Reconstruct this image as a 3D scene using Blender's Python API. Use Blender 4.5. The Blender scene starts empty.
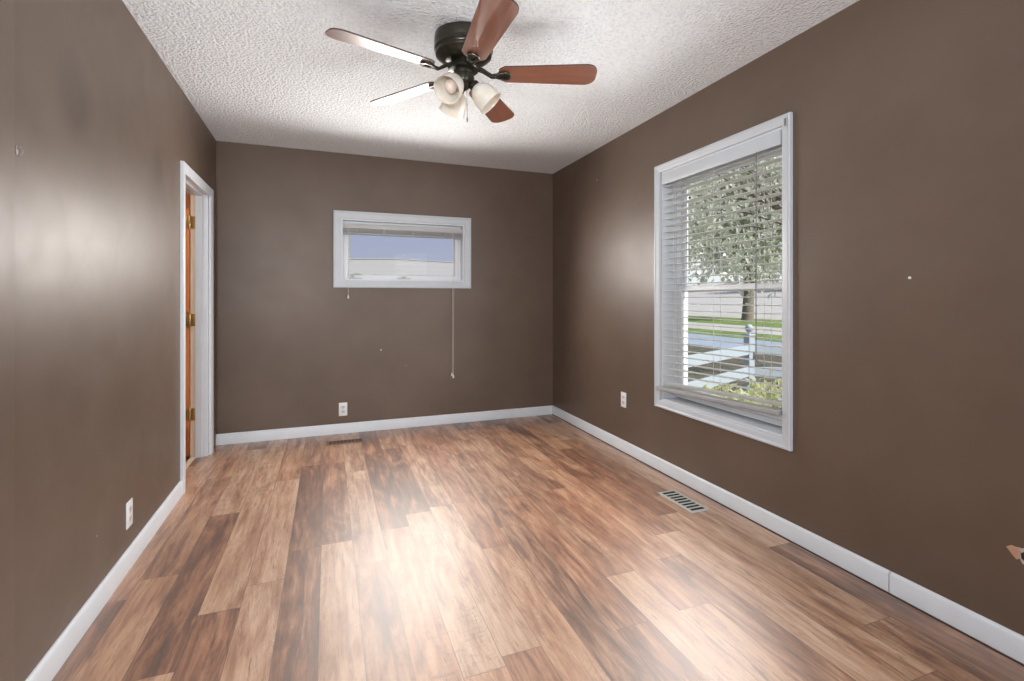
import bpy, bmesh, math, random
from mathutils import Vector, Matrix
R = math.radians
C = bpy.context.scene.collection
SC = bpy.context.scene
random.seed(7)

# ------------------------------------------------------------------ camera
HC = 1.178                      # eye height, metres
cd = bpy.data.cameras.new('camera'); cam = bpy.data.objects.new('camera', cd); C.objects.link(cam)
cam.location = (0, 0, HC); cam.rotation_euler = (R(90), 0, R(-20.66))
cd.sensor_width = 36; cd.lens = 36 * 488 / 1024
cd.shift_y = -42.5 / 1024
cd.clip_start = .02; cd.clip_end = 400
SC.camera = cam

# ------------------------------------------------------------------ sky, exposure
w = bpy.data.worlds.new('sky'); SC.world = w; w.use_nodes = True
nt = w.node_tree; nt.nodes.clear()
tc = nt.nodes.new('ShaderNodeTexCoord'); sp = nt.nodes.new('ShaderNodeSeparateXYZ')
rp = nt.nodes.new('ShaderNodeValToRGB'); bg = nt.nodes.new('ShaderNodeBackground'); wo = nt.nodes.new('ShaderNodeOutputWorld')
rp.color_ramp.elements[0].position = 0; rp.color_ramp.elements[0].color = (.40, .43, .55, 1)
rp.color_ramp.elements[1].position = .5; rp.color_ramp.elements[1].color = (.26, .32, .50, 1)
e = rp.color_ramp.elements.new(.16); e.color = (.35, .38, .52, 1)
nt.links.new(tc.outputs['Generated'], sp.inputs[0]); nt.links.new(sp.outputs['Z'], rp.inputs[0])
# thin bright haze towards the street side
hz = nt.nodes.new('ShaderNodeMapRange'); hz.interpolation_type = 'SMOOTHSTEP'; hz.inputs['From Min'].default_value = .35; hz.inputs['From Max'].default_value = .6
mxs = nt.nodes.new('ShaderNodeMix'); mxs.data_type = 'RGBA'; mxs.inputs[7].default_value = (.86, .88, .90, 1)
nt.links.new(sp.outputs['X'], hz.inputs['Value']); nt.links.new(hz.outputs[0], mxs.inputs[0]); nt.links.new(rp.outputs[0], mxs.inputs[6])
nt.links.new(mxs.outputs[2], bg.inputs[0]); nt.links.new(bg.outputs[0], wo.inputs[0])
bg.inputs[1].default_value = 1.1
SC.view_settings.view_transform = 'Standard'; SC.view_settings.look = 'None'
SC.view_settings.exposure = 0; SC.view_settings.gamma = 1; SC.view_settings.use_curve_mapping = False
SC.cycles.use_denoising = True; SC.cycles.denoising_prefilter = 'ACCURATE'
SC.cycles.max_bounces = 10; SC.cycles.diffuse_bounces = 5; SC.cycles.transparent_max_bounces = 24
SC.cycles.sample_clamp_indirect = 6

# ------------------------------------------------------------------ lights
def light(name, kind, loc, target, power, color=(1, 1, 1), **k):
    d = bpy.data.lights.new(name, kind); d.energy = power; d.color = color
    for a, v in k.items(): setattr(d, a, v)
    o = bpy.data.objects.new(name, d); C.objects.link(o); o.location = loc
    o.rotation_euler = (Vector(target) - Vector(loc)).to_track_quat('-Z', 'Y').to_euler()
    return o
light('sun', 'SUN', (10, -18, 17.3), (0, 0, 0), 5.2, (1, .96, .90), angle=R(.6))
# daylight at the two windows: small spots spread over each opening, shining into the room
for x in (.30, .66, 1.02):
    for z in (1.46, 1.68):
        light('back_window_daylight', 'SPOT', (x, 4.44, z), (x - .1, 2.9, z - .38), 23, (1, .95, .90), spot_size=R(164), spot_blend=.7, shadow_soft_size=0)
for y in (2.0, 2.3, 2.6):
    for z in (.85, 1.25, 1.65):
        light('right_window_daylight', 'SPOT', (2.06, y, z), (-1, y - .1, z - .3), 9, (1, .98, .96), spot_size=R(165), spot_blend=.8, shadow_soft_size=0)
# flash bounced off the ceiling behind the photographer, and an added rear area light as fill; no window stands there
light('bounce_flash', 'AREA', (-.6, -.4, 1.5), (-.2, 1.2, 2.44), 70, (.93, .97, 1), shape='DISK', size=.5)
light('rear_fill_light', 'AREA', (2.08, -1.7, 1.35), (-1.2, 1.6, 1.45), 112, (.98, .98, 1), shape='RECTANGLE', size=1.8, size_y=1.7)
light('hall_fill_light', 'POINT', (-1.75, 3.3, 2.1), (0, 0, 0), 16, (1, .95, .9), shadow_soft_size=.12)  # added unseen light to brighten the hall, no fixture there

# ------------------------------------------------------------------ helpers
def new_bm(): return bmesh.new()
def box(bm, a, b, bev=0.0, seg=2, mat=None):
    a, b = Vector(a), Vector(b)
    lo = Vector(map(min, a, b)); hi = Vector(map(max, a, b))
    r = bmesh.ops.create_cube(bm, size=1)
    s = hi - lo; c = (hi + lo) / 2
    for v in r['verts']:
        v.co = Vector((v.co.x * s.x + c.x, v.co.y * s.y + c.y, v.co.z * s.z + c.z))
    vs = r['verts']
    if bev:
        es = list({e for v in vs for e in v.link_edges})
        q = bmesh.ops.bevel(bm, geom=es, offset=bev, segments=seg, profile=.5, affect='EDGES')
        vs = list({v for f in q['faces'] for v in f.verts} | {v for v in vs if v.is_valid})
    if mat is not None:
        for v in vs: v.co = mat @ v.co
    return vs
def lathe(bm, prof, n=32, mat=None, cap=True):
    """prof: (radius, z) pairs turned about z."""
    rings = []
    for r, z in prof:
        ring = []
        for i in range(n):
            a = 2 * math.pi * i / n
            p = Vector((r * math.cos(a), r * math.sin(a), z))
            ring.append(bm.verts.new(mat @ p if mat is not None else p))
        rings.append(ring)
    for A, B in zip(rings, rings[1:]):
        for i in range(n): bm.faces.new((A[i], A[(i + 1) % n], B[(i + 1) % n], B[i]))
    if cap:
        bm.faces.new(rings[0][::-1]); bm.faces.new(rings[-1])
def tube(bm, pts, r, n=8):
    pts = [Vector(p) for p in pts]; rings = []
    for i, p in enumerate(pts):
        d = (pts[min(i + 1, len(pts) - 1)] - pts[max(i - 1, 0)]).normalized()
        q = d.to_track_quat('Z', 'Y'); rr = r[i] if isinstance(r, (list, tuple)) else r
        rings.append([bm.verts.new(p + q @ Vector((rr * math.cos(2 * math.pi * k / n), rr * math.sin(2 * math.pi * k / n), 0))) for k in range(n)])
    for A, B in zip(rings, rings[1:]):
        best = min(range(n), key=lambda s: sum((A[k].co - B[(k + s) % n].co).length for k in range(n)))
        for k in range(n): bm.faces.new((A[k], A[(k + 1) % n], B[(k + 1 + best) % n], B[(k + best) % n]))
    bm.faces.new(rings[0][::-1]); bm.faces.new(rings[-1])
def prism(bm, outline, h0, h1, mat=None):
    a = [bm.verts.new((mat or Matrix()) @ Vector((x, y, h0))) for x, y in outline]
    b = [bm.verts.new((mat or Matrix()) @ Vector((x, y, h1))) for x, y in outline]
    n = len(a)
    bm.faces.new(a[::-1]); bm.faces.new(b)
    for i in range(n): bm.faces.new((a[i], a[(i + 1) % n], b[(i + 1) % n], b[i]))
def obj(name, bm, m, parent=None, smooth=False):
    bmesh.ops.recalc_face_normals(bm, faces=bm.faces)
    me = bpy.data.meshes.new(name); bm.to_mesh(me); bm.free()
    me.materials.append(m)
    if smooth:
        me.polygons.foreach_set('use_smooth', [True] * len(me.polygons))
        try: me.set_sharp_from_angle(angle=R(38))
        except Exception: pass
    o = bpy.data.objects.new(name, me); C.objects.link(o)
    if parent:
        o.parent = parent
        o.matrix_parent_inverse = Matrix.Translation(-parent.location) if parent.type == 'EMPTY' and not parent.parent else Matrix()
    return o
def tag(o, label=None, cat=None, group=None, kind=None):
    if label: o['label'] = label
    if cat: o['category'] = cat
    if group: o['group'] = group
    if kind: o['kind'] = kind
    return o
def thing(name, loc, label=None, cat=None, group=None, kind=None):
    o = bpy.data.objects.new(name, None); C.objects.link(o); o.location = loc
    o.empty_display_size = .1
    return tag(o, label, cat, group, kind)
def struct(name, bm, m, label=None, cat=None, parent=None, smooth=False):
    o = obj(name, bm, m, parent, smooth)
    return tag(o, label, cat, kind='structure')

# ------------------------------------------------------------------ materials
def mat(name, color, rough=.5, metal=0, spec=.5, coat=0, coat_r=.1):
    m = bpy.data.materials.new(name); m.use_nodes = True
    b = m.node_tree.nodes['Principled BSDF']
    b.inputs['Base Color'].default_value = (*color, 1); b.inputs['Roughness'].default_value = rough
    b.inputs['Metallic'].default_value = metal; b.inputs['Specular IOR Level'].default_value = spec
    b.inputs['Coat Weight'].default_value = coat; b.inputs['Coat Roughness'].default_value = coat_r
    return m
class G:
    """tiny node graph writer"""
    def __init__(s, m): s.m = m; s.t = m.node_tree; s.b = s.t.nodes['Principled BSDF']
    def n(s, k, **kw):
        x = s.t.nodes.new('ShaderNode' + k)
        for a, v in kw.items(): setattr(x, a, v)
        return x
    def l(s, a, b): s.t.links.new(a, b)
    def val(s, sock, v):
        if hasattr(v, 'is_linked') or isinstance(v, bpy.types.NodeSocket): s.l(v, sock)
        else: sock.default_value = v
    def math(s, op, a, b=0, c=0):
        x = s.n('Math', operation=op); s.val(x.inputs[0], a); s.val(x.inputs[1], b); s.val(x.inputs[2], c); return x.outputs[0]
    def mix(s, f, a, b, mode='MIX'):
        x = s.n('Mix', data_type='RGBA', blend_type=mode); s.val(x.inputs[0], f); s.val(x.inputs[6], a); s.val(x.inputs[7], b); return x.outputs[2]
    def noise(s, vec, scale, detail=3, rough=.5, dist=0):
        x = s.n('TexNoise'); s.l(vec, x.inputs['Vector']); x.inputs['Scale'].default_value = scale
        x.inputs['Detail'].default_value = detail; x.inputs['Roughness'].default_value = rough; x.inputs['Distortion'].default_value = dist; return x.outputs['Fac']
    def ramp(s, f, stops, interp='LINEAR'):
        x = s.n('ValToRGB'); cr = x.color_ramp; cr.interpolation = interp
        while len(cr.elements) > 1: cr.elements.remove(cr.elements[0])
        cr.elements[0].position = stops[0][0]; cr.elements[0].color = (*stops[0][1], 1)
        for p, c in stops[1:]: e = cr.elements.new(p); e.color = (*c, 1)
        s.l(f, x.inputs[0]); return x.outputs[0]
    def pos(s): return s.n('NewGeometry').outputs['Position']
    def obj(s): return s.n('TexCoord').outputs['Object']
    def bump(s, h, strength=.3, dist=.01):
        x = s.n('Bump'); x.inputs['Strength'].default_value = strength; x.inputs['Distance'].default_value = dist
        s.l(h, x.inputs['Height']); s.l(x.outputs[0], s.b.inputs['Normal'])
    def map(s, vec, sc=(1, 1, 1), loc=(0, 0, 0)):
        x = s.n('Mapping'); x.inputs['Scale'].default_value = sc; x.inputs['Location'].default_value = loc; s.l(vec, x.inputs[0]); return x.outputs[0]

def wall_paint():
    m = mat('brown_paint', (.165, .125, .100), .36, spec=.55); g = G(m)
    p = g.pos()
    n1 = g.noise(p, 1.6, 4, .6)
    col = g.ramp(n1, [(.3, (.106, .070, .049)), (.7, (.138, .095, .069))])
    # rubbed and patched areas on the paint
    n2 = g.noise(p, 5, 3, .6, .6)
    col = g.mix(g.math('MULTIPLY', g.ramp_f(n2, .62, .75), .25), col, (.12, .092, .075, 1))
    # two darker blotches on the left wall, scuffs by the far right corner
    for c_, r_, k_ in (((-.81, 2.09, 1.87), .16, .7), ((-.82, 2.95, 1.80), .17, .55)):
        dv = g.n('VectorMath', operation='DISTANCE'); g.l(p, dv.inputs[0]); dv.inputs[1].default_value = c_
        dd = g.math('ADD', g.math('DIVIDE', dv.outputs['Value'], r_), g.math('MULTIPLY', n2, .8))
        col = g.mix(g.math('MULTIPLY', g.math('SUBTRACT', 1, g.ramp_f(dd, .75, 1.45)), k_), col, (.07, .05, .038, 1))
    dv = g.n('VectorMath', operation='DISTANCE'); g.l(p, dv.inputs[0]); dv.inputs[1].default_value = (2.13, 4.2, .5)
    near = g.math('LESS_THAN', dv.outputs['Value'], .38)
    scuff = g.ramp_f(g.noise(p, 34, 2, .5, .4), .66, .72)
    col = g.mix(g.math('MULTIPLY', g.math('MULTIPLY', near, scuff), .35), col, (.34, .28, .23, 1))
    # little pale nicks
    v = g.n('TexVoronoi', feature='F1'); g.l(p, v.inputs['Vector']); v.inputs['Scale'].default_value = 2.6
    nick = g.math('LESS_THAN', v.outputs['Distance'], .013)
    col = g.mix(g.math('MULTIPLY', nick, .55), col, (.55, .5, .45, 1))
    g.l(col, g.b.inputs['Base Color'])
    r = g.math('MULTIPLY_ADD', n2, .16, .36); g.l(r, g.b.inputs['Roughness'])
    roller = g.noise(p, 210, 2, .5); wave = g.noise(p, 2.2, 2, .5)
    g.bump(g.math('MULTIPLY_ADD', wave, 3.2, roller), .10, .004)
    return m
def _rf(s, f, a, b):
    x = s.n('MapRange'); x.inputs['From Min'].default_value = a; x.inputs['From Max'].default_value = b; s.l(f, x.inputs['Value']); return x.outputs[0]
G.ramp_f = _rf
M = {}
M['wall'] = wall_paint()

def popcorn():
    m = mat('popcorn_plaster', (.80, .80, .80), .9, spec=.2); g = G(m); p = g.pos()
    a = g.noise(p, 62, 3, .65, .2)
    v = g.n('TexVoronoi', feature='SMOOTH_F1'); g.l(p, v.inputs['Vector']); v.inputs['Scale'].default_value = 78
    h = g.math('SUBTRACT', a, g.math('MULTIPLY', v.outputs['Distance'], .7))
    col = g.ramp(g.noise(p, 1.3, 3), [(.3, (.83, .87, .90)), (.7, (.90, .94, .97))])
    col = g.mix(g.ramp_f(a, .34, .52), (.77, .79, .82, 1), col)  # pits between the grains painted darker, their shading put into the colour
    g.l(col, g.b.inputs['Base Color'])
    g.bump(h, .8, .02)
    return m
M['ceil'] = popcorn()

def plank_floor():
    m = mat('wood_planks', (.4, .25, .17), .38, spec=1.0, coat=1, coat_r=.46); g = G(m)
    s = g.n('SeparateXYZ'); g.l(g.pos(), s.inputs[0]); X, Y = s.outputs[0], s.outputs[1]
    W, L, SEED = .141, 1.22, 89
    u = g.math('DIVIDE', g.math('ADD', X, SEED * W - .534), W)
    iu = g.math('FLOOR', u); fu = g.math('FRACT', u)
    wn = g.n('TexWhiteNoise', noise_dimensions='1D'); g.l(iu, wn.inputs['W'])
    v = g.math('ADD', g.math('DIVIDE', Y, L), g.math('MULTIPLY', wn.outputs['Value'], 7.0))
    iv = g.math('FLOOR', v); fv = g.math('FRACT', v)
    cid = g.n('CombineXYZ'); g.l(iu, cid.inputs[0]); g.l(iv, cid.inputs[1])
    w2 = g.n('TexWhiteNoise', noise_dimensions='2D'); g.l(cid.outputs[0], w2.inputs['Vector'])
    rnd = w2.outputs['Value']; sc = g.n('SeparateColor'); g.l(w2.outputs['Color'], sc.inputs[0])
    # board-local coordinates with a random offset for the grain
    gc = g.n('CombineXYZ'); g.l(g.math('ADD', X, g.math('MULTIPLY', sc.outputs[0], 9)), gc.inputs[0])
    g.l(g.math('ADD', Y, g.math('MULTIPLY', sc.outputs[1], 23)), gc.inputs[1])
    gv = gc.outputs[0]
    streak = g.noise(g.map(gv, (30, 2.4, 1)), 1, 8, .72, .7)
    broad = g.noise(g.map(gv, (9, 1.9, 1)), 1, 4, .6, 1.6)
    fine = g.noise(g.map(gv, (110, 5, 1)), 1, 3, .6)
    sw = lambda v, k: g.math('MULTIPLY', g.math('SUBTRACT', v, .5), k)
    tone = g.math('ADD', g.math('ADD', .515, sw(rnd, .36)), g.math('ADD', sw(broad, .80), sw(streak, 1.05)))
    col = g.ramp(tone, [(.20, (.085, .038, .022)), (.36, (.20, .090, .047)), (.50, (.37, .19, .105)), (.66, (.53, .325, .205)), (.85, (.66, .47, .335))])
    g.b.inputs['Coat IOR'].default_value = 1.62
    # a redder cast on some boards
    col = g.mix(g.math('MULTIPLY', sc.outputs[2], .5), col, (1.0, .66, .42, 1), 'MULTIPLY')
    # dark mineral streaks and cracks
    d = g.ramp_f(g.noise(g.map(gv, (34, 2.6, 1)), 1, 6, .7, 1.2), .61, .66)
    col = g.mix(g.math('MULTIPLY', d, .62), col, (.075, .042, .03, 1))
    # cross-grain saw figure on some boards
    saw = g.ramp_f(g.noise(g.map(gv, (14, 60, 1)), 1, 3, .6, .8), .55, .7)
    sel = g.math('GREATER_THAN', sc.outputs[1], .72)
    col = g.mix(g.math('MULTIPLY', g.math('MULTIPLY', saw, sel), .4), col, (.10, .06, .042, 1))
    # fine crackle on some boards
    cr = g.noise(g.map(gv, (46, 26, 1)), 1, 4, .6, 2.2)
    crk = g.math('SUBTRACT', 1, g.ramp_f(g.math('ABSOLUTE', g.math('SUBTRACT', cr, .5)), .0, .022))
    patch = g.ramp_f(g.noise(g.map(gv, (6, 3, 1)), 1, 2, .5), .5, .62)
    col = g.mix(g.math('MULTIPLY', g.math('MULTIPLY', crk, patch), .65), col, (.10, .055, .04, 1))
    grain = g.noise(g.map(gv, (60, 6, 1)), 1, 8, .8, .6)
    col = g.mix(g.math('MULTIPLY', g.ramp_f(grain, .54, .60), .42), col, (.13, .07, .048, 1))
    # knots
    vo = g.n('TexVoronoi', feature='F1'); g.l(g.map(gv, (7, 1.7, 1)), vo.inputs['Vector']); vo.inputs['Scale'].default_value = 1
    k = g.math('SUBTRACT', 1, g.ramp_f(vo.outputs['Distance'], .04, .15))
    col = g.mix(g.math('MULTIPLY', k, .6), col, (.07, .04, .03, 1))
    col = g.mix(g.math('MULTIPLY', fine, .22), col, (.13, .08, .055, 1))
    # seams
    eu = g.math('MINIMUM', fu, g.math('SUBTRACT', 1, fu)); ev = g.math('MINIMUM', fv, g.math('SUBTRACT', 1, fv))
    seam = g.math('MAXIMUM', g.math('LESS_THAN', eu, .009), g.math('LESS_THAN', ev, .0012))
    col = g.mix(g.math('MULTIPLY', seam, .6), col, (.06, .035, .025, 1))
    g.l(col, g.b.inputs['Base Color'])
    g.l(g.math('MULTIPLY_ADD', streak, .14, .38), g.b.inputs['Roughness'])
    g.bump(g.math('SUBTRACT', g.math('MULTIPLY', streak, .5), g.math('MULTIPLY', seam, 1.5)), .10, .003)
    return m
M['floor'] = plank_floor()

def painted(name, c, rough=.35, amt=.05):
    m = mat(name, c, rough); g = G(m); n = g.noise(g.pos(), 9, 3)
    lo = tuple(x * (1 - amt) for x in c)
    g.l(g.ramp(n, [(.3, lo), (.7, c)]), g.b.inputs['Base Color'])
    g.bump(g.noise(g.pos(), 120, 2), .05, .002)
    return m
M['trim'] = painted('white_trim_paint', (.70, .735, .78), .38)
M['casing'] = painted('grey_white_casing_paint', (.56, .60, .645), .4)
M['vinyl'] = painted('white_vinyl', (.78, .80, .84), .3)
M['slat'] = painted('white_blind_slat', (.80, .81, .82), .45)
def slat_mat():
    m = M['slat']; t = m.node_tree; b = t.nodes['Principled BSDF']
    tl = t.nodes.new('ShaderNodeBsdfTranslucent'); mx = t.nodes.new('ShaderNodeMixShader'); tl.inputs[0].default_value = (.95, .93, .88, 1); mx.inputs[0].default_value = .5
    t.links.new(b.outputs[0], mx.inputs[1]); t.links.new(tl.outputs[0], mx.inputs[2]); t.links.new(mx.outputs[0], t.nodes['Material Output'].inputs[0])
slat_mat()
M['rail'] = painted('grey_white_blind_rail', (.36, .365, .37), .45)
M['cord'] = painted('white_cord', (.72, .68, .62), .8)
M['bead'] = painted('ivory_tassel', (.80, .72, .60), .4)
M['wand'] = painted('grey_cord', (.20, .20, .20), .6)
M['plate'] = painted('white_plastic', (.80, .82, .84), .3)
M['recept'] = painted('grey_white_receptacle', (.62, .62, .60), .35)
M['dark'] = mat('dark_slot', (.015, .015, .015), .6)
M['screw'] = mat('screw_steel', (.45, .45, .44), .35, 1)
M['bronze'] = painted('dark_bronze', (.045, .041, .030), .28, .3)
M['bronze'].node_tree.nodes['Principled BSDF'].inputs['Metallic'].default_value = .55
M['pewter'] = mat('worn_pewter_edge', (.20, .19, .16), .3, .85)
M['brass'] = painted('brass', (.62, .38, .15), .32, .2)
M['brass'].node_tree.nodes['Principled BSDF'].inputs['Metallic'].default_value = .8
M['register_grey'] = painted('grey_register_enamel', (.52, .53, .50), .4)
M['register_brown'] = painted('tan_register_enamel', (.22, .13, .09), .45)
M['plaster'] = painted('torn_plaster_paper', (.62, .36, .24), .9, .3)
M['chalk'] = painted('chalky_plaster', (.62, .56, .50), .95, .3)

def wood(name, a, b, sc, rough=.3, coat=.0, spec=.5):
    m = mat(name, a, rough, coat=coat, coat_r=.30, spec=spec); g = G(m)
    n = g.noise(g.map(g.obj(), sc), 1, 5, .6, .5)
    g.l(g.ramp(n, [(.3, a), (.7, b)]), g.b.inputs['Base Color'])
    g.b.inputs['Coat IOR'].default_value = 1.75
    return m
M['blade'] = wood('cherry_fan_blade', (.165, .050, .026), (.27, .095, .050), (5, 60, 5), .30, 1, 1.0)
M['blade_edge'] = mat('dark_blade_edge', (.05, .03, .025), .5)
M['door'] = wood('orange_stained_door', (.60, .17, .045), (.78, .28, .09), (40, 40, 3), .4)
M['pine'] = wood('bare_pine_jamb', (.72, .56, .42), (.80, .66, .52), (60, 60, 4), .5)

def frosted():
    m = mat('frosted_alabaster_glass', (.85, .80, .70), .28); g = G(m)
    n = g.noise(g.obj(), 18, 3, .6, 1.2)
    g.l(g.ramp(n, [(.3, (.84, .74, .62)), (.7, (.92, .89, .82))]), g.b.inputs['Base Color'])
    g.b.inputs['Subsurface Weight'].default_value = .5; g.b.inputs['Subsurface Radius'].default_value = (.03, .025, .02)
    g.b.inputs['Subsurface Scale'].default_value = .5
    g.b.inputs['Transmission Weight'].default_value = .15
    return m
M['shade'] = frosted()
M['bulb'] = mat('white_bulb_glass', (.78, .66, .58), .35)

def window_glass():
    m = bpy.data.materials.new('window_glass'); m.use_nodes = True; t = m.node_tree; t.nodes.clear()
    o = t.nodes.new('ShaderNodeOutputMaterial'); mx = t.nodes.new('ShaderNodeMixShader')
    tr = t.nodes.new('ShaderNodeBsdfTransparent'); gl = t.nodes.new('ShaderNodeBsdfGlossy'); f = t.nodes.new('ShaderNodeFresnel')
    tr.inputs[0].default_value = (.96, .98, .98, 1); gl.inputs['Roughness'].default_value = .02; f.inputs['IOR'].default_value = 1.1
    t.links.new(f.outputs[0], mx.inputs[0]); t.links.new(tr.outputs[0], mx.inputs[1]); t.links.new(gl.outputs[0], mx.inputs[2]); t.links.new(mx.outputs[0], o.inputs[0])
    return m
M['glass'] = window_glass()

def ground(name, a, b, sc, rough=.9, bump=.3):
    m = mat(name, a, rough, spec=.2); g = G(m); p = g.pos()
    n = g.noise(p, sc, 6, .7)
    g.l(g.ramp(n, [(.35, a), (.65, b)]), g.b.inputs['Base Color'])
    g.bump(g.noise(p, sc * 6, 3), bump, .03)
    return m
M['grass'] = ground('lawn_grass', (.10, .17, .04), (.26, .34, .10), 1.5)
M['asphalt'] = ground('pale_concrete', (.47, .44, .42), (.56, .53, .50), .8, .9, .1)
M['drive'] = ground('blue_grey_driveway', (.30, .35, .42), (.38, .43, .50), .9)
M['mulch'] = ground('dark_mulch', (.07, .068, .05), (.19, .18, .14), 7, .95, .6)
M['fence'] = painted('shaded_white_fence_paint', (.47, .53, .59), .5)  # white paint with the bluish shade put into its colour
M['bark'] = ground('grey_bark', (.16, .13, .10), (.32, .28, .23), 12)
M['siding'] = None

def leaf(name, a, b):
    m = mat(name, a, .45, spec=.4); g = G(m); n = g.noise(g.pos(), 7, 4, .7)
    g.l(g.ramp(n, [(.38, a), (.62, b)]), g.b.inputs['Base Color'])
    g.b.inputs['Subsurface Weight'].default_value = 0
    g.b.inputs['Transmission Weight'].default_value = 0
    t = g.t; tl = t.nodes.new('ShaderNodeBsdfTranslucent'); mx = t.nodes.new('ShaderNodeMixShader')
    tl.inputs[0].default_value = (*[min(1, x * 1.5) for x in b], 1); mx.inputs[0].default_value = .42
    out = t.nodes['Material Output']
    t.links.new(g.b.outputs[0], mx.inputs[1]); t.links.new(tl.outputs[0], mx.inputs[2]); t.links.new(mx.outputs[0], out.inputs[0])
    return m
M['leaf'] = leaf('tree_leaves', (.24, .28, .14), (.82, .82, .60))
M['leaf_dark'] = leaf('far_tree_leaves', (.20, .23, .15), (.42, .44, .32))
M['hosta'] = leaf('variegated_leaves', (.22, .27, .09), (.70, .68, .40))

def siding():
    m = mat('pale_siding', (.43, .405, .425), .6); g = G(m)
    s = g.n('SeparateXYZ'); g.l(g.pos(), s.inputs[0])
    f = g.math('FRACT', g.math('DIVIDE', s.outputs[2], .2))
    g.bump(f, .4, .02)
    return m
M['siding'] = siding()
M['roof'] = ground('grey_shingle', (.28, .28, .29), (.36, .36, .37), 6)

# ------------------------------------------------------------------ room shell
XL, XR, YB, H = -.84, 2.14, 4.5, 2.44
YC = 1.73                       # the left wall ends here and the room widens
XW, YR = -3.2, -3.4             # far side and rear of the wider part
# openings
RW = (1.785, 2.750, .485, 2.030)    # right window: y0 y1 z0 z1
BW = (.109, 1.210, 1.333, 1.872)    # back window: x0 x1 z0 z1
DO = (3.495, 4.20, 1.945)             # door: y0 y1 top

b = new_bm(); box(b, (XW - .15, YR - .15, -.25), (2.36, 5.6, 0))
struct('floor', b, M['floor'], 'wood plank floor in mixed light and reddish brown boards', 'floor')
b = new_bm(); box(b, (XW - .15, YR - .15, H), (2.36, 5.6, H + .3))
struct('ceiling', b, M['ceil'], 'white popcorn textured ceiling', 'ceiling')
b = new_bm()
box(b, (XR, YR, 0), (2.36, RW[0], H)); box(b, (XR, RW[1], 0), (2.36, 5.0, H))
box(b, (XR, RW[0], 0), (2.36, RW[1], RW[2])); box(b, (XR, RW[0], RW[3]), (2.36, RW[1], H))
struct('wall_right', b, M['wall'], 'brown painted wall with the tall blinded window', 'wall')
b = new_bm()
box(b, (XL - .12, YB, 0), (BW[0], 4.68, H)); box(b, (BW[1], YB, 0), (XR, 4.68, H))
box(b, (BW[0], YB, 0), (BW[1], 4.68, BW[2])); box(b, (BW[0], YB, BW[3]), (BW[1], 4.68, H))
struct('wall_back', b, M['wall'], 'brown painted end wall with the small high window', 'wall')
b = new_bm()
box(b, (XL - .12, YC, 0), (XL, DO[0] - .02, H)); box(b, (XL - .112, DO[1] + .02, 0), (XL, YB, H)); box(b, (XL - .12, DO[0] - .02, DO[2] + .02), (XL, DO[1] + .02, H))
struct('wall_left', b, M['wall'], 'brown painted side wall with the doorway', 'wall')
YW = 1.15
b = new_bm(); prism(b, [(XL + .038, YC), (XL + .085, YW), (XL - .12, YW), (XL - .12, YC + .05), (XL + .030, YC + .012)][::-1], 0, H)
struct('wall_end', b, M['wall'], 'narrow strip of brown wall at the left edge of the photo', 'wall')
b = new_bm(); box(b, (XW, YW, 0), (XL - .12, YW + .12, H))
struct('wall_side', b, M['wall'], 'brown wall of the wider part of the room beside the left edge', 'wall')
b = new_bm(); box(b, (XW - .15, YR, 0), (XW, YW + .12, H))
struct('wall_far_left', b, M['wall'], 'brown wall of the wider part of the room', 'wall')
b = new_bm(); box(b, (XW, YR - .15, 0), (XR, YR, H))
struct('wall_rear', b, M['wall'], 'brown wall behind the photographer', 'wall')
M['hall'] = painted('cream_hall_paint', (.62, .52, .42), .6)
b = new_bm(); box(b, (-2.6, YC + .12, 0), (-2.45, 5.4, H)); box(b, (-2.45, 5.25, 0), (XL - .12, 5.4, H)); box(b, (XL - .12, 4.68, 0), (XL, 5.4, H))
struct('wall_hall', b, M['hall'], 'cream wall of the hall seen past the doorway', 'wall')

# baseboards
def base_profile_box(bm, p0, p1, nrm, h=.086, t=.014):
    """a baseboard run from p0 to p1 (xy) standing out along nrm"""
    p0, p1, n = Vector((*p0, 0)), Vector((*p1, 0)), Vector((*nrm, 0))
    prof = [(0, 0), (t, 0), (t, h - .012), (t - .003, h - .005), (t - .008, h), (0, h)]
    A = [bm.verts.new(p0 + n * a + Vector((0, 0, z))) for a, z in prof]
    B = [bm.verts.new(p1 + n * a + Vector((0, 0, z))) for a, z in prof]
    k = len(prof)
    for i in range(k): bm.faces.new((A[i], A[(i + 1) % k], B[(i + 1) % k], B[i]))
    bm.faces.new(A[::-1]); bm.faces.new(B)
def baseboard(name, runs, label):
    b = new_bm()
    for r in runs: base_profile_box(b, *r)
    struct(name, b, M['trim'], label, 'baseboard', smooth=True)
baseboard('baseboard_right', [((XR, 1.292), (XR, YB), (-1, 0))], 'white baseboard under the tall window up to the far corner')
baseboard('baseboard_right_near', [((XR, YR), (XR, 1.288), (-1, 0))], 'white baseboard of the right wall nearest the camera')
baseboard('baseboard_back', [((XL, YB), (XR - .014, YB), (0, -1))], 'white baseboard along the end wall')
baseboard('baseboard_left', [((XL, YC - .014), (XL, 3.433), (1, 0))], 'white baseboard along the left wall up to the doorway')
baseboard('baseboard_side', [((XW, YW), (XL + .08, YW), (0, -1))], 'white baseboard at the left edge of the photo')
# dark gap line where the boards meet the floor
b = new_bm(); box(b, (XR - .020, YR, 0), (XR - .0139, YB - .02, .004))
struct('trim_1', b, mat('dark_caulk_gap', (.05, .035, .028), .8), 'thin dark gap under the right baseboard', 'trim')

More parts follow.
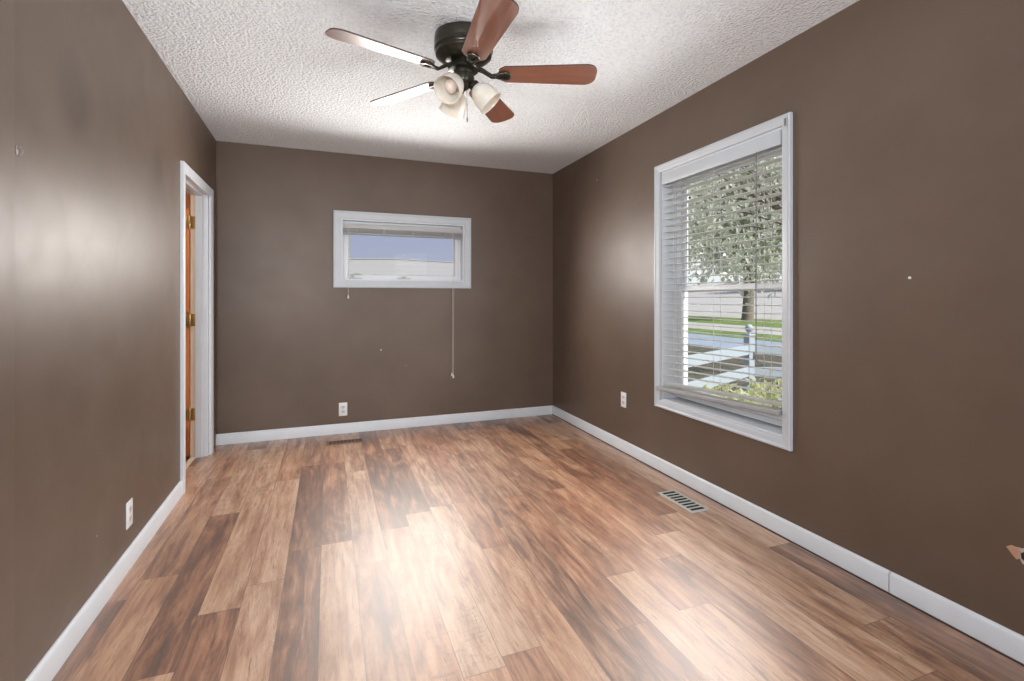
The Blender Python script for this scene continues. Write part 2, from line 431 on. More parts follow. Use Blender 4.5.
# ------------------------------------------------------------------ casing: a mitred profile swept round a rectangle
def casing(bm, rect, prof, place, sides='LTRB'):
    """rect = (a0,a1,z0,z1); prof = (outward distance, stand-out) pairs; place(a,z,out)->xyz"""
    a0, a1, z0, z1 = rect
    cs = {'BL': (a0, z0, -1, -1), 'TL': (a0, z1, -1, 1), 'TR': (a1, z1, 1, 1), 'BR': (a1, z0, 1, -1)}
    pairs = {'L': ('BL', 'TL'), 'T': ('TL', 'TR'), 'R': ('TR', 'BR'), 'B': ('BR', 'BL')}
    for s in sides:
        k0, k1 = pairs[s]; rings = []
        for k in (k0, k1):
            a, z, sa, sz = cs[k]
            if s in 'LR' and 'B' not in sides and k[0] == 'B': sz = 0
            rings.append([bm.verts.new(place(a + sa * d, z + sz * d, o)) for d, o in prof])
        n = len(prof); A, B = rings
        for i in range(n): bm.faces.new((A[i], A[(i + 1) % n], B[(i + 1) % n], B[i]))
        bm.faces.new(A[::-1]); bm.faces.new(B)
PROF = [(0, 0), (0, .011), (.004, .014), (.028, .016), (.036, .017), (.040, .021), (.047, .021), (.050, .018), (.050, 0)]
PROFB = [(a * 1.3, o) for a, o in PROF]

# ------------------------------------------------------------------ right window
win = thing('window_1', (XR, 2.25, RW[2]), 'tall white double hung window in the right wall', 'window', kind='structure')
PR = lambda a, z, o: (XR - o, a, z)
b = new_bm(); casing(b, RW, PROF, PR); obj('casing', b, M['casing'], win, True)
b = new_bm(); y0, y1, z0, z1 = RW; t = .012
casing(b, (y0 + t, y1 - t, z0 + t, z1 - t), [(0, -.001), (0, -.12), (t, -.12), (t, -.001)], PR)
obj('jamb', b, M['trim'], win)
b = new_bm(); casing(b, (y0 + .040, y1 - .040, z0 + .05, z1 - .045), [(0, -.10), (0, -.19), (.022, -.19), (.022, -.10)], PR)
# parting stops
casing(b, (y0 + .028, y1 - .028, z0 + .04, z1 - .036), [(0, -.096), (0, -.104), (.016, -.104), (.016, -.096)], PR)
obj('window_frame', b, M['vinyl'], win)
def sash(name, ya, yb, za, zb, o0, o1, wd, top, bot, latch=False):
    s = new_bm(); pl = [(0, -o0), (0, -o0 - .004), (-.006, -o0 - .012), (-.006, -o1), (wd, -o1), (wd, -o0)]
    casing(s, (ya + wd, yb - wd, za + wd, zb - wd), pl, PR)
    so = obj(name, s, M['vinyl'], win)
    g = new_bm(); box(g, (XR + (o0 + o1) / 2, ya + wd - .008, za + wd - .008), (XR + (o0 + o1) / 2 + .004, yb - wd + .008, zb - wd + .008))
    obj('pane', g, M['glass'], so); return so
sash('lower_sash', y0 + .042, y1 - .042, z0 + .052, 1.258, .105, .130, .032, 0, 0)
sash('upper_sash', y0 + .042, y1 - .042, 1.224, z1 - .046, .136, .160, .032, 0, 0)
b = new_bm(); box(b, (XR + .100, 2.21, 1.258), (XR + .132, 2.29, 1.268), .003); box(b, (XR + .092, 2.235, 1.268), (XR + .122, 2.265, 1.276), .003)
obj('sash_lock', b, M['vinyl'], win, True)

# blind in the right window
bl = thing('window_blind', (2.175, 2.25, .53), 'long white slatted blind hanging open in the tall right window', 'blind')
b = new_bm(); box(b, (2.132, y0 + .014, 1.942), (2.142, y1 - .014, 2.016), .003)
box(b, (2.142, y0 + .02, 1.950), (2.20, y1 - .02, 2.010), .003)
obj('valance', b, M['casing'], bl, True)
b = new_bm()
def slat(bm, zc, lift, tilt=0, x=2.172, th=.0028, wd=.050):
    n = 6; ya, yb = y0 + .016, y1 - .016; rows = []
    for k in range(n + 1):
        u = (k / n - .5) * wd; crown = .0025 * (1 - (2 * k / n - 1) ** 2)
        dz = math.sin(tilt) * u + crown
        rows.append([(x + u * math.cos(tilt), zc + dz)])
    T = [[bm.verts.new((r[0][0], y, r[0][1] + th / 2 + (lift if y == ya else 0))) for y in (ya, yb)] for r in rows]
    Bt = [[bm.verts.new((r[0][0], y, r[0][1] - th / 2 + (lift if y == ya else 0))) for y in (ya, yb)] for r in rows]
    for k in range(n):
        bm.faces.new((T[k][0], T[k][1], T[k + 1][1], T[k + 1][0])); bm.faces.new((Bt[k][0], Bt[k + 1][0], Bt[k + 1][1], Bt[k][1]))
    for k in (0, n): bm.faces.new((T[k][0], Bt[k][0], Bt[k][1], T[k][1]))
    for j in (0, 1): bm.faces.new([T[k][j] for k in range(n + 1)] + [Bt[k][j] for k in range(n, -1, -1)])
zs = []; z = 1.925
while z > .64: zs.append(z); z -= .0437
for i, z in enumerate(zs):
    f = max(0, (i - (len(zs) - 12)) / 12)
    slat(b, z, .045 * f * f, R(-2))
for k in range(3): slat(b, .606 - .007 * k, .045, R(-2))
obj('slats', b, M['slat'], bl, True)
b = new_bm(); vs = box(b, (2.098, y0 + .008, -.013), (2.160, y1 + .008, .013), .006, 3)
for v in b.verts: v.co.z += .566 + .045 * (y1 - v.co.y) / (y1 - y0)
obj('bottom_rail', b, M['rail'], bl, True)
for yy in (1.91, 2.27, 2.63):
    lz = .58 + .045 * (y1 - yy) / (y1 - y0)
    b = new_bm()
    for xx in (2.148, 2.198): tube(b, [(xx, yy, 1.95), (xx, yy, lz)], .0011, 5)
    obj('ladder_cord', b, M['slat'], bl)
b = new_bm()
for dy in (0, .004): tube(b, [(2.128, 1.940 + dy, 1.945), (2.126, 1.940 + dy, 1.3), (2.127, 1.940 + dy, 0.88 + dy)], .0014, 6)
pc = obj('pull_cord', b, M['wand'], bl)
b = new_bm()
for dy in (0, .012): lathe(b, [(.002, .04), (.004, .035), (.0065, .012), (.0065, .003), (.004, 0)], 12, Matrix.Translation((2.127, 1.940 + dy * 1.3, .842 + dy)))
obj('tassel', b, M['wand'], pc, True)
b = new_bm(); box(b, (2.114, 1.756, 2.020), (2.1205, 1.764, 2.056), .001)
obj('bracket', b, M['wand'], bl)

# ------------------------------------------------------------------ back window
wb = thing('window_2', (.66, YB, BW[2]), 'small high white window in the end wall', 'window', kind='structure')
PB = lambda a, z, o: (a, YB - o, z)
b = new_bm(); casing(b, BW, PROFB, PB); obj('casing', b, M['casing'], wb, True)
x0, x1, z0, z1 = BW
b = new_bm(); casing(b, (x0 + t, x1 - t, z0 + t, z1 - t), [(0, -.001), (0, -.12), (t, -.12), (t, -.001)], PB); obj('jamb', b, M['trim'], wb)
b = new_bm(); casing(b, (x0 + .034, x1 - .034, z0 + .030, z1 - .03), [(0, -.085), (0, -.15), (.022, -.15), (.022, -.085)], PB); obj('window_frame', b, M['vinyl'], wb)
b = new_bm(); casing(b, (x0 + .062, x1 - .062, z0 + .052, z1 - .06), [(0, -.094), (0, -.10), (-.006, -.108), (-.006, -.14), (.026, -.14), (.026, -.094)], PB)
so = obj('sash', b, M['vinyl'], wb)
b = new_bm(); box(b, (x0 + .055, YB + .118, z0 + .045), (x1 - .055, YB + .122, z1 - .05)); obj('pane', b, M['glass'], so)
b = new_bm()
box(b, (.60, YB + .070, z0 + .022), (.72, YB + .095, z0 + .030), .002); box(b, (.64, YB + .062, z0 + .030), (.675, YB + .088, z0 + .044), .003)
obj('sash_lock', b, M['register_grey'], wb, True)
b = new_bm()
box(b, (.175, YB + .03, z0 + .012), (.285, YB + .085, z0 + .024), .003); lathe(b, [(.013, 0), (.012, .02), (.006, .028)], 14, Matrix.Translation((.20, YB + .055, z0 + .022)))
tube(b, [(.20, YB + .05, z0 + .048), (.225, YB + .035, z0 + .060), (.265, YB + .03, z0 + .058), (.283, YB + .03, z0 + .048)], .0045, 8)
obj('crank_handle', b, M['register_grey'], wb, True)

bb = thing('window_blind', (.66, YB + .03, 1.80), 'short white blind drawn fully up in the small high window', 'blind')
b = new_bm(); box(b, (x0 + .016, YB + .004, 1.793), (x1 - .016, YB + .052, 1.829), .003)
obj('headrail', b, M['slat'], bb, True)
b = new_bm()
for k in range(9):
    zz = 1.789 - k * .0034
    box(b, (x0 + .018, YB + .008, zz - .0011), (x1 - .018, YB + .055, zz + .0011))
obj('slats', b, M['rail'], bb)
b = new_bm(); box(b, (x0 + .018, YB + .010, 1.740), (x1 - .018, YB + .055, 1.758), .004); obj('bottom_rail', b, M['rail'], bb, True)
for xx in (x0 + .13, x0 + .36, x0 + .62, x0 + .92):
    b = new_bm(); box(b, (xx - .006, YB + .004, 1.742), (xx + .006, YB + .0095, 1.792), .001); obj('ladder_cord', b, M['rail'], bb)
b = new_bm(); tube(b, [(x0 + .072, YB + .012, 1.815), (x0 + .072, YB + .010, 1.6), (x0 + .072, YB + .008, 1.475)], .003, 8); obj('tilt_wand', b, M['register_grey'], bb, True)
def cord(pts, loc, name_parent, two):
    b = new_bm(); tube(b, pts, .0016, 6)
    if two: tube(b, [(p[0] - .011, p[1], p[2] + .012 * (i == len(pts) - 1)) for i, p in enumerate(pts)], .0016, 6)
    c = obj('pull_cord', b, M['cord'], name_parent)
    b = new_bm(); pr = [(.002, .034), (.006, .028), (.009, .010), (.008, .001), (.004, 0)]
    lathe(b, pr, 14, Matrix.Translation(loc))
    if two: lathe(b, pr, 14, Matrix.Translation((loc[0] - .014, loc[1], loc[2] + .02)))
    obj('tassel', b, M['bead'], c, True)
cord([(.165, YB - .001, 1.815), (.165, YB - .026, 1.36), (.165, YB - .028, 1.25), (.165, YB - .022, 1.20)], (.165, YB - .022, 1.172), bb, False)
cord([(1.105, YB - .001, 1.815), (1.105, YB - .026, 1.36), (1.103, YB - .028, 1.20), (1.102, YB - .016, .48), (1.102, YB - .016, .46)], (1.102, YB - .016, .425), bb, True)
b = new_bm(); box(b, (x0 - .012, YB - .020, 1.845), (x0 - .004, YB - .0135, 1.873), .001); obj('bracket', b, M['register_grey'], bb)

# ------------------------------------------------------------------ door
PL = lambda a, z, o: (XL + o, a, z)
dr = thing('door_1', (XL - .06, 3.89, 0), 'white framed doorway in the left wall', 'doorway', kind='structure')
PROFD = [(0, 0), (0, .012), (.005, .015), (.030, .017), (.048, .018), (.056, .020), (.061, .018), (.061, 0)]
b = new_bm(); casing(b, (DO[0], DO[1] + .035, 0, DO[2] - .005), PROFD, PL, 'LTR'); obj('casing', b, M['trim'], dr, True)
b = new_bm()
box(b, (XL - .12, DO[0] - .02, 0), (XL, DO[0], DO[2])); box(b, (XL - .072, DO[1], 0), (XL, DO[1] + .04, DO[2])); box(b, (XL - .12, DO[0] - .02, DO[2]), (XL, DO[1] + .02, DO[2] + .02))
box(b, (XL - .078, DO[0], 0), (XL - .038, DO[0] + .012, DO[2])); box(b, (XL - .078, DO[1] - .012, 0), (XL - .038, DO[1], DO[2])); box(b, (XL - .078, DO[0], DO[2] - .012), (XL - .038, DO[1], DO[2]))
obj('jamb', b, M['trim'], dr)
b = new_bm(); box(b, (XL - .112, DO[1] - .0005, 0), (XL - .078, DO[1] + .0, DO[2])); o = obj('hinge_jamb', b, M['pine'], dr); o['label'] = 'unpainted pale pine hinge strip of the jamb'
b = new_bm(); box(b, (XL - .112, DO[0], 0), (XL - .078, DO[1], .006), .002); obj('threshold', b, M['pine'], dr)

leafo = thing('door_leaf', (XL - .13, 4.17, .01), 'orange stained wooden door standing open beyond the white doorway', 'door')
b = new_bm()
dx0, dx1, dy0, dy1 = XL - .116 - .66, XL - .116, 4.190, 4.225
box(b, (dx0, dy0 + .006, .012), (dx1, dy1 - .006, 1.94))
for za, zb in ((.012, .22), (.95, 1.08), (1.83, 1.94)): box(b, (dx0, dy0, za), (dx1, dy1, zb), .002)
for xa, xb in ((dx0, dx0 + .11), (dx1 - .11, dx1), (dx0 + .245, dx0 + .355)): box(b, (xa, dy0, .012), (xb, dy1, 1.94), .002)
obj('door_panel', b, M['door'], leafo)
b = new_bm()
for yy, s in ((dy0, -1), (dy1, 1)): lathe(b, [(.028, 0), (.028, .006), (.012, .012), (.012, .03), (.027, .045), (.029, .06), (.02, .072), (.0, .074)], 20, Matrix.Translation((dx0 + .06, yy, .98)) @ Matrix.Rotation(R(90 if s < 0 else -90), 4, 'X'), False)
obj('door_knob', b, M['brass'], leafo, True)
for zc in (1.735, 1.016, .32):
    b = new_bm()
    box(b, (XL - .112, DO[1] - .0035, zc - .045), (XL - .080, DO[1] - .0005, zc + .045), .001)
    box(b, (dx1, dy0 + .004, zc - .045), (dx1 + .003, dy1, zc + .045), .001); box(b, (dx1 - .028, dy0 - .003, zc - .045), (dx1 + .004, dy0, zc + .045), .001)
    lathe(b, [(.006, -.050), (.0075, -.046), (.0075, .046), (.006, .052), (.003, .056)], 14, Matrix.Translation((XL - .114, DO[1] - .010, zc)))
    h = obj('hinge', b, M['brass'], leafo, True)

# ------------------------------------------------------------------ outlets
def outlet(face, label):
    """face: matrix whose +Z leaves the wall, Y is up"""
    o = thing('wall_outlet', face.translation, label, 'outlet')
    b = new_bm(); box(b, (-.035, -.0575, 0), (.035, .0575, .0055), .0025, 2, face); p = obj('cover_plate', b, M['plate'], o, True)
    for s in (-1, 1):
        b = new_bm(); n = 20; ol = [(.0165 * math.cos(2 * math.pi * k / n), max(-.0125, min(.0125, .0165 * math.sin(2 * math.pi * k / n))) + s * .0195) for k in range(n)]
        prism(b, ol, .004, .0075, face); r = obj('receptacle', b, M['recept'], o)
        b = new_bm()
        box(b, (-.0075, s * .0195 - .001, .0072), (-.0052, s * .0195 + .008, .0080), mat=face); box(b, (.0052, s * .0195 - .001, .0072), (.0072, s * .0195 + .0065, .0080), mat=face)
        prism(b, [(.0026 * math.cos(a * .785), .0026 * math.sin(a * .785) + s * .0195 - .007) for a in range(8)], .0072, .008, face)
        obj('slots', b, M['dark'], r)
    b = new_bm(); prism(b, [(.003 * math.cos(a * .6283), .003 * math.sin(a * .6283)) for a in range(10)], .005, .0066, face); obj('screw', b, M['screw'], o)
def wallm(origin, n, up=Vector((0, 0, 1))):
    n = Vector(n); x = up.cross(n)
    m = Matrix((x, up, n)).transposed().to_4x4(); m.translation = origin; return m
outlet(wallm((XL, 2.595, .232), (1, 0, 0)), 'white duplex outlet low on the left wall above the baseboard')
outlet(wallm((.123, YB, .209), (0, -1, 0)), 'white duplex outlet low on the end wall under the small window')
outlet(wallm((XR, 3.203, .397), (-1, 0, 0)), 'white duplex outlet on the right wall beside the tall window')

# ------------------------------------------------------------------ floor registers
def register(c, lx, ly, mt, slot, label, along_x):
    o = thing('floor_register', (*c, 0), label, 'floor vent')
    b = new_bm(); hx, hy = lx / 2, ly / 2; f = .016; hgt = .005
    rx0, rx1, ry0, ry1 = c[0] - hx, c[0] + hx, c[1] - hy, c[1] + hy
    PF = lambda a, q, h: (a, q, h)
    casing(b, (rx0 + f, rx1 - f, ry0 + f, ry1 - f), [(0, .0005), (0, hgt), (f * .6, hgt), (f, .002), (f, .0005)], PF)
    obj('frame', b, mt, o, True)
    b = new_bm(); box(b, (rx0 + f, ry0 + f, .0004), (rx1 - f, ry1 - f, .0012)); obj('duct_opening', b, M['dark'], o)
    b = new_bm()
    if along_x:
        n = 9; L = rx1 - rx0 - 2 * f
        for k in range(1, n): x = rx0 + f + L * k / n; box(b, (x - slot, ry0 + f, .001), (x + slot, ry1 - f, .0046))
        yc = c[1]; box(b, (rx0 + f, yc - .003, .001), (rx1 - f, yc + .003, .0048))
    else:
        n = 8; L = ry1 - ry0 - 2 * f
        for k in range(1, n): y = ry0 + f + L * k / n; box(b, (rx0 + f, y - slot, .001), (rx1 - f, y + slot, .0046))
    obj('louvres', b, mt, o)
register((1.925, 2.30), .125, .30, M['register_grey'], .0045, 'grey metal floor register by the right baseboard', False)
register((.135, 4.215), .29, .11, M['register_brown'], .002, 'brown metal floor register by the end wall baseboard', True)

# ------------------------------------------------------------------ little marks and fixings on walls and ceiling
def anchor(name, m, r, label, cat, material):
    b = new_bm(); lathe(b, [(r, 0), (r, r * .4), (r * .6, r * .8), (r * .2, r)], 10, m); tag(obj(name, b, material, None, True), label, cat)
anchor('wall_anchor', wallm((XR, 1.223, 1.256), (-1, 0, 0)), .0055, 'tiny white anchor in the right wall, right of the tall window', 'wall anchor', M['plate'])
anchor('nail_patch', wallm((.444, YB, .713), (0, -1, 0)), .006, 'tiny white nail patch on the end wall below the small window', 'wall mark', M['plate'])
anchor('nail_patch', wallm((XR, 3.611, 2.177), (-1, 0, 0)), .005, 'tiny pale nail patch high on the right wall near the corner', 'wall mark', M['chalk'])
# chipped hole at the corner of the left wall
ch = thing('picture_nail', (XL, 1.752, 1.588), 'bent dark nail in a chipped spot at the end of the left wall', 'nail')
b = new_bm(); random.seed(3)
ol = [(.004 * (1 + .5 * random.random()) * math.cos(a * .524), .010 * (1 + .4 * random.random()) * math.sin(a * .524)) for a in range(12)]
prism(b, ol, 0, .0012, wallm((XL, 1.752, 1.588), (1, 0, 0))); obj('chipped_plaster', b, M['chalk'], ch)
b = new_bm(); tube(b, [(XL + .000, 1.752, 1.593), (XL + .008, 1.755, 1.597), (XL + .013, 1.753, 1.587), (XL + .012, 1.745, 1.571)], [.0028, .0026, .0024, .0018], 8); obj('nail', b, M['wand'], ch, True)
# ceiling hook
b = new_bm(); tube(b, [(.70, 4.02, H + .002), (.70, 4.02, H - .016), (.704, 4.02, H - .030), (.714, 4.02, H - .034), (.720, 4.02, H - .024)], .0035, 8)
lathe(b, [(.008, H), (.008, H - .003), (.004, H - .005)], 12, Matrix.Translation((.70, 4.02, 0)))
tag(obj('ceiling_hook', b, M['plate'], None, True), 'tiny white hook in the ceiling near the end wall', 'hook')
# torn drywall at the right edge of the photo
td = thing('torn_drywall', (XR, .883, .34), 'torn pinkish drywall flap round a dark hole in the right wall', 'wall damage')
b = new_bm(); W = wallm((XR, .903, .350), (-1, 0, 0)) @ Matrix.Diagonal((.62, .9, 1, 1))   # local x runs towards +y... seen from the room
prism(b, [(-.048, .008), (-.030, .018), (-.012, .017), (.004, .020), (.010, .004), (.004, -.020), (-.006, -.026), (-.022, -.014), (-.036, -.002)], 0, .006, W)
f = obj('paper_flap', b, M['plaster'], td)
b = new_bm(); prism(b, [(.002, .016), (.020, .022), (.045, .018), (.052, -.004), (.040, -.036), (.016, -.034), (.004, -.018)], 0, .003, W); obj('plaster_edge', b, M['chalk'], td)
b = new_bm(); prism(b, [(.010, .002), (.022, .010), (.040, .006), (.042, -.012), (.028, -.024), (.012, -.016)], .0031, .0036, W); obj('hole', b, M['dark'], td)

# ------------------------------------------------------------------ ceiling fan
FX, FY, FB = .612, 2.283, 2.257
fan = thing('ceiling_fan', (FX, FY, H), 'dark bronze ceiling fan with five cherry blades and frosted lamp shades', 'ceiling fan')
T = Matrix.Translation((FX, FY, 0))
b = new_bm()
lathe(b, [(.128, H), (.138, H - .006), (.140, H - .020), (.140, H - .046), (.137, H - .052), (.137, H - .058), (.141, H - .062), (.141, H - .072), (.134, H - .079), (.133, H - .086),
          (.136, H - .091), (.134, H - .099), (.124, H - .106), (.112, H - .116), (.090, H - .126), (.062, H - .130)], 48, T)
obj('motor_housing', b, M['bronze'], fan, True)
b = new_bm()
lathe(b, [(.050, H - .128), (.052, H - .140), (.072, H - .146), (.076, H - .160), (.070, H - .168), (.048, H - .172), (.046, H - .190), (.052, H - .196), (.054, H - .222), (.048, H - .232), (.032, H - .238), (.026, H - .252), (.012, H - .260), (.006, H - .266)], 40, T)
obj('switch_housing', b, M['bronze'], fan, True)
def blade_outline():
    L0, L1 = .170, .640; pts = []
    def hw(s): return .056 + .018 * s
    n = 14
    for k in range(n + 1):
        s = k / n; pts.append((L0 + .03 + (L1 - .055 - L0 - .03) * s, hw(s)))
    for k in range(1, 9):                       # rounded outer corners
        a = math.pi / 2 * k / 8; pts.append((L1 - .055 + .055 * math.sin(a), .022 + .052 * math.cos(a)))
    top = pts; full = [(L0, .030), (L0 + .008, .042)] + top
    return full + [(x, -y) for x, y in full[::-1]]
PH = 52; PITCH = 12
for k in range(5):
    A = Matrix.Translation((FX, FY, FB)) @ Matrix.Rotation(R(PH + 72 * k), 4, 'Z')
    P = A @ Matrix.Rotation(R(-PITCH), 4, 'X')
    b = new_bm(); prism(b, blade_outline(), -.003, .003, Matrix())
    bd = obj('fan_blade', b, M['blade'], None)
    bd.data.materials.append(M['blade_edge'])
    for f in bd.data.polygons:
        if abs(f.normal.z) < .5: f.material_index = 1
    bd.parent = fan; bd.matrix_parent_inverse = Matrix.Identity(4); bd.matrix_local = Matrix.Translation(-fan.location) @ P
    # curved iron arm ending in a pierced plate under the blade
    b = new_bm()
    pts = [(.066, 0, .028), (.092, 0, .018), (.112, 0, .004), (.135, 0, -.012), (.165, 0, -.010)]
    for s in (-1, 1): tube(b, [(x, s * (.006 + .10 * max(0, x - .112)), z) for x, _, z in pts], [.009, .009, .008, .007, .006], 8)
    rim = []
    for q in range(24):
        a = 2 * math.pi * q / 24; rim.append((.190 + .036 * math.cos(a), .031 * math.sin(a) * (1.0 if math.cos(a) > 0 else .8)))
    n = len(rim)
    ins = [(.192 + (x - .190) * .55, y * .45) for x, y in rim]
    lo, li, to, ti = [], [], [], []
    for (x, y), (xi, yi) in zip(rim, ins):
        lo.append(b.verts.new((x, y, -.013))); li.append(b.verts.new((xi, yi, -.014))); to.append(b.verts.new((x, y, -.004))); ti.append(b.verts.new((xi, yi, -.004)))
    for q in range(n):
        r2 = (q + 1) % n
        b.faces.new((lo[q], lo[r2], li[r2], li[q])); b.faces.new((to[q], ti[q], ti[r2], to[r2])); b.faces.new((lo[q], to[q], to[r2], lo[r2])); b.faces.new((li[q], li[r2], ti[r2], ti[q]))
    prism(b, ins, -.008, -.0035)
    io = obj('blade_iron', b, M['bronze'], None, True)
    io.parent = fan; io.matrix_parent_inverse = Matrix.Identity(4); io.matrix_local = Matrix.Translation(-fan.location) @ P
    b = new_bm(); tube(b, [(x, y, -.0135) for x, y in rim] + [(rim[0][0], rim[0][1], -.0135)], .0022, 6)
    ro = obj('worn_rim', b, M['pewter'], io, True)
# lamp shades
for az, tilt in ((222, 50), (342, 44), (102, 42)):
    S = Matrix.Translation((FX, FY, 2.213)) @ Matrix.Rotation(R(az), 4, 'Z') @ Matrix.Translation((.040, 0, 0)) @ Matrix.Rotation(R(180 - tilt), 4, 'Y') @ Matrix.Scale(1.08, 4)
    b = new_bm(); lathe(b, [(.010, -.02), (.014, 0), (.024, .006), (.026, .030), (.022, .036)], 24, S)
    sk = obj('lamp_socket', b, M['bronze'], fan, True)
    b = new_bm()
    lathe(b, [(.024, .022), (.030, .028), (.044, .045), (.053, .066), (.057, .088), (.058, .108), (.061, .124), (.058, .124), (.0545, .108), (.0535, .088), (.0495, .066), (.041, .048), (.024, .030)], 36, S, False)
    obj('lamp_shade', b, M['shade'], sk, True)
    b = new_bm(); lathe(b, [(.013, .02), (.014, .040), (.022, .055), (.0285, .075), (.028, .092), (.018, .106), (.004, .111)], 20, S); obj('bulb', b, M['bulb'], sk, True)
b = new_bm(); tube(b, [(FX + .012, FY - .012, 2.20), (FX + .014, FY - .014, 2.045)], .0012, 6)
lathe(b, [(.002, 2.048), (.004, 2.040), (.004, 2.026), (.0015, 2.022)], 10, Matrix.Translation((FX + .014, FY - .014, 0))); obj('pull_chain', b, M['pewter'], fan, True)

# ------------------------------------------------------------------ outside
GZ = -.5
def strip(name, xa, xb, m, label, z=GZ, y0=-60, y1=90):
    b = new_bm(); box(b, (xa, y0, z - .2), (xb, y1, z)); tag(obj(name, b, m), label, 'ground', kind='structure')
strip('ground_bed', 2.36, 12.3, M['mulch'], 'dark mulched ground by the house')
strip('ground_driveway', 12.3, 16, M['drive'], 'blue grey driveway', GZ + .01)
strip('ground_verge', 16, 18.8, M['grass'], 'grass verge by the driveway', GZ + .02)
strip('ground_street', 18.8, 23.6, M['asphalt'], 'pale street', GZ + .01)
strip('ground_lawn', 23.6, 32, M['grass'], 'green lawn past the street', GZ + .02)
b = new_bm(); prism(b, [(32, GZ - .3), (120, GZ - .3), (120, 6.2), (90, 3.8), (32, GZ + .01)], -120, 60, Matrix.Rotation(R(90), 4, 'X')); tag(obj('ground_lot', b, M['asphalt']), 'pale paved slope beyond the lawn', 'ground', kind='structure')
b = new_bm(); box(b, (-60, 5.6, GZ - .2), (2.36, 90, GZ)); tag(obj('ground_yard', b, M['grass']), 'back yard lawn', 'ground', kind='structure')

# neighbour's garage seen through the back window
gr = thing('garage', (3, 24, GZ), 'pale low garage gable seen through the small high window', 'building')
b = new_bm(); prism(b, [(-7, GZ), (13, GZ), (13, 2.78), (3, 3.05), (-7, 2.78)], -30, -24, Matrix.Rotation(R(90), 4, 'X')); obj('wall', b, M['siding'], gr)
b = new_bm(); prism(b, [(-7.1, 2.77), (3, 3.052), (13.1, 2.77), (13.1, 2.81), (3, 3.09), (-7.1, 2.81)], -30.1, -23.97, Matrix.Rotation(R(90), 4, 'X')); obj('roof', b, M['siding'], gr)

# white fence with a corner post
fn = thing('garden_fence', (5.88, 5.6, GZ), 'white rail fence with ball topped post outside the tall window', 'fence')
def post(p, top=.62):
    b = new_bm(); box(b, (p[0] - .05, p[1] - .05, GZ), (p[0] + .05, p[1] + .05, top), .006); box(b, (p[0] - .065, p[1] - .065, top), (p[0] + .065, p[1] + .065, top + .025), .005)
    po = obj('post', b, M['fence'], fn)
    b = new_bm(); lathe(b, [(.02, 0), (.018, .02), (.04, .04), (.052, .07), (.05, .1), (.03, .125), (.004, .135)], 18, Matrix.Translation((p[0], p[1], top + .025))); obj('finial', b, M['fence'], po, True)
P0, P1, P2, P3 = (3.05, 4.10), (5.41, 5.12), (7.6, 3.9), (9.9, 2.6)
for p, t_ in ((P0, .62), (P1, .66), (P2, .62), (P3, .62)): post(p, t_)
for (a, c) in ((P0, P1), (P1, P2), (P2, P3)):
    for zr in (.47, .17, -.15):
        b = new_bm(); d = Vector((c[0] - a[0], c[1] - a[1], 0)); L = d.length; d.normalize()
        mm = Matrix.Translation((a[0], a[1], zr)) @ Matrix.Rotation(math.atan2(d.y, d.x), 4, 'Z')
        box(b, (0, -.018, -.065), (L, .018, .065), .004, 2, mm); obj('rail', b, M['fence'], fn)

# leaves: folded lozenges gathered into clumps on twigs
def leaves(bm, centres, per, spread, size, droop=.4):
    for c in centres:
        for _ in range(per):
            p = Vector(c) + Vector((random.gauss(0, spread), random.gauss(0, spread), random.gauss(0, spread * .8)))
            q = Matrix.Rotation(random.uniform(0, 6.283), 4, 'Z') @ Matrix.Rotation(random.uniform(-.2, 1.1) + droop, 4, 'Y') @ Matrix.Rotation(random.uniform(-.6, .6), 4, 'X')
            s = size * random.uniform(.6, 1.25)
            a, t_, l, r = [bm.verts.new(p + q @ Vector(v)) for v in ((0, 0, 0), (s, 0, -.12 * s), (s * .5, s * .30, .08 * s), (s * .5, -s * .30, .08 * s))]
            bm.faces.new((a, l, t_)); bm.faces.new((a, t_, r))
def tree(name, base, trunk_r, trunk_h, cc, rad, n, per, spread, size, mt, label, group=None, seed=1):
    random.seed(seed)
    o = thing(name, base, label, 'tree', group)
    b = new_bm(); B = Vector(base); Cc = Vector(cc)
    top = B + Vector((.1, .05, trunk_h)); mid = B + Vector((.05, -.08, trunk_h * .5))
    tube(b, [B - Vector((0, 0, .15)), B + Vector((0, 0, .2)), mid, top, Cc], [trunk_r * 1.5, trunk_r * 1.1, trunk_r * .95, trunk_r * .8, trunk_r * .25], 12)
    cs = []
    for i in range(n):
        while True:
            v = Vector((random.uniform(-1, 1), random.uniform(-1, 1), random.uniform(-1, 1)))
            if v.length < 1 and v.length > .35: break
        cs.append(Cc + Vector((v.x * rad[0], v.y * rad[1], v.z * rad[2])))
    for c in cs[:24]:
        s0 = top.lerp(Cc, random.random()); m_ = s0.lerp(c, .5) + Vector((0, 0, .25))
        tube(b, [s0, m_, c], [trunk_r * .2, trunk_r * .12, trunk_r * .04], 6)
    obj('trunk', b, M['bark'], o, True)
    b = new_bm(); leaves(b, cs, per, spread, size); obj('foliage', b, mt, o)
    return o
tree('leafy_tree', (10.9, 7.2, GZ), .15, 2.6, (8.9, 8.5, 3.6), (3.0, 3.6, 2.2), 210, 26, .22, .16, M['leaf'], 'leafy green tree close outside the tall window, filling its upper half', seed=5)
tree('street_tree', (28.8, 27.4, GZ), .38, 4.2, (29.2, 27.6, 7.6), (5, 5.5, 4.2), 420, 30, .5, .34, M['leaf_dark'], 'taller tree with grey trunk on the lawn across the street', seed=8)
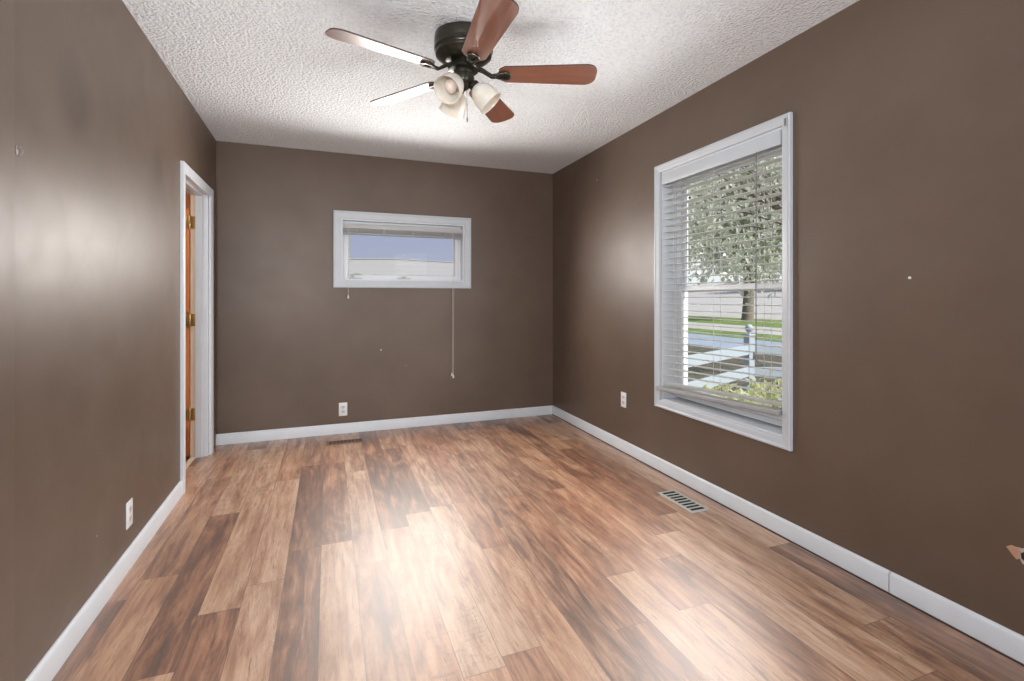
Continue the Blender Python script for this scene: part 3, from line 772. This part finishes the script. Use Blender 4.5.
for k, (x, y, h) in enumerate(((76, 56, 11), (82, 76, 13), (72, 94, 12), (84, 36, 12))):
    tree('background_tree', (x, y, 2.4), .4, 5, (x, y, h * .6 + 3), (7.5, 7.5, h * .45), 260, 30, .8, .55, M['leaf_dark'], 'distant tree past the paved lot', 'distant trees', seed=20 + k)
# low drooping bough of the near tree
def shrub(p, r, h, label, seed):
    random.seed(seed); o = thing('garden_shrub', (*p, GZ), label, 'shrub')
    b = new_bm(); tips = []
    for k in range(46):
        a = random.uniform(0, 6.283); d = r * math.sqrt(random.random()); hh = h * random.uniform(.55, 1)
        t_ = (p[0] + d * math.cos(a), p[1] + d * math.sin(a), GZ + hh); tips.append(t_)
        tube(b, [(p[0] + .2 * d * math.cos(a), p[1] + .2 * d * math.sin(a), GZ), (p[0] + .7 * d * math.cos(a), p[1] + .7 * d * math.sin(a), GZ + hh * .6), t_], [.006, .004, .002], 5)
    obj('stems', b, M['bark'], o)
    b = new_bm(); leaves(b, tips, 16, .06, .085); obj('foliage', b, M['hosta'], o)
shrub((4.25, 3.55), .52, .80, 'variegated pale leaved shrub low beyond the right end of the tall window', 31)
shrub((3.05, 3.30), .34, .86, 'variegated pale leaved shrub low beyond the left half of the tall window', 32)

# the two long walls stand very slightly out of square; everything fixed to them turns with them
def turn(names, pivot, ang):
    m = Matrix.Translation(pivot) @ Matrix.Rotation(ang, 4, 'Z') @ Matrix.Translation(-Vector(pivot))
    for o in names: o.matrix_world = m @ o.matrix_world
bpy.context.view_layer.update()
tops = [o for o in bpy.data.objects if o.parent is None and o.type in {'MESH', 'EMPTY'}]
def wx(o):
    return (o.matrix_world @ Vector(o.bound_box[0])) if o.type == 'MESH' else o.matrix_world.translation
rn = {'wall_right', 'baseboard_right', 'baseboard_right_near', 'trim_1', 'window_1', 'torn_drywall'}
ln = {'wall_left', 'baseboard_left', 'door_1', 'door_leaf', 'picture_nail'}
stem = lambda o: o.name.split('.')[0]
right = [o for o in tops if stem(o) in rn or (stem(o) in {'wall_outlet', 'wall_anchor', 'nail_patch', 'window_blind'} and 2.1 < wx(o).x < 2.3)]
left = [o for o in tops if stem(o) in ln or (stem(o) == 'wall_outlet' and wx(o).x < -.5)]
turn(right, (XR, YB, 0), -.0105)
turn(left, (XL, YB, 0), .0115)
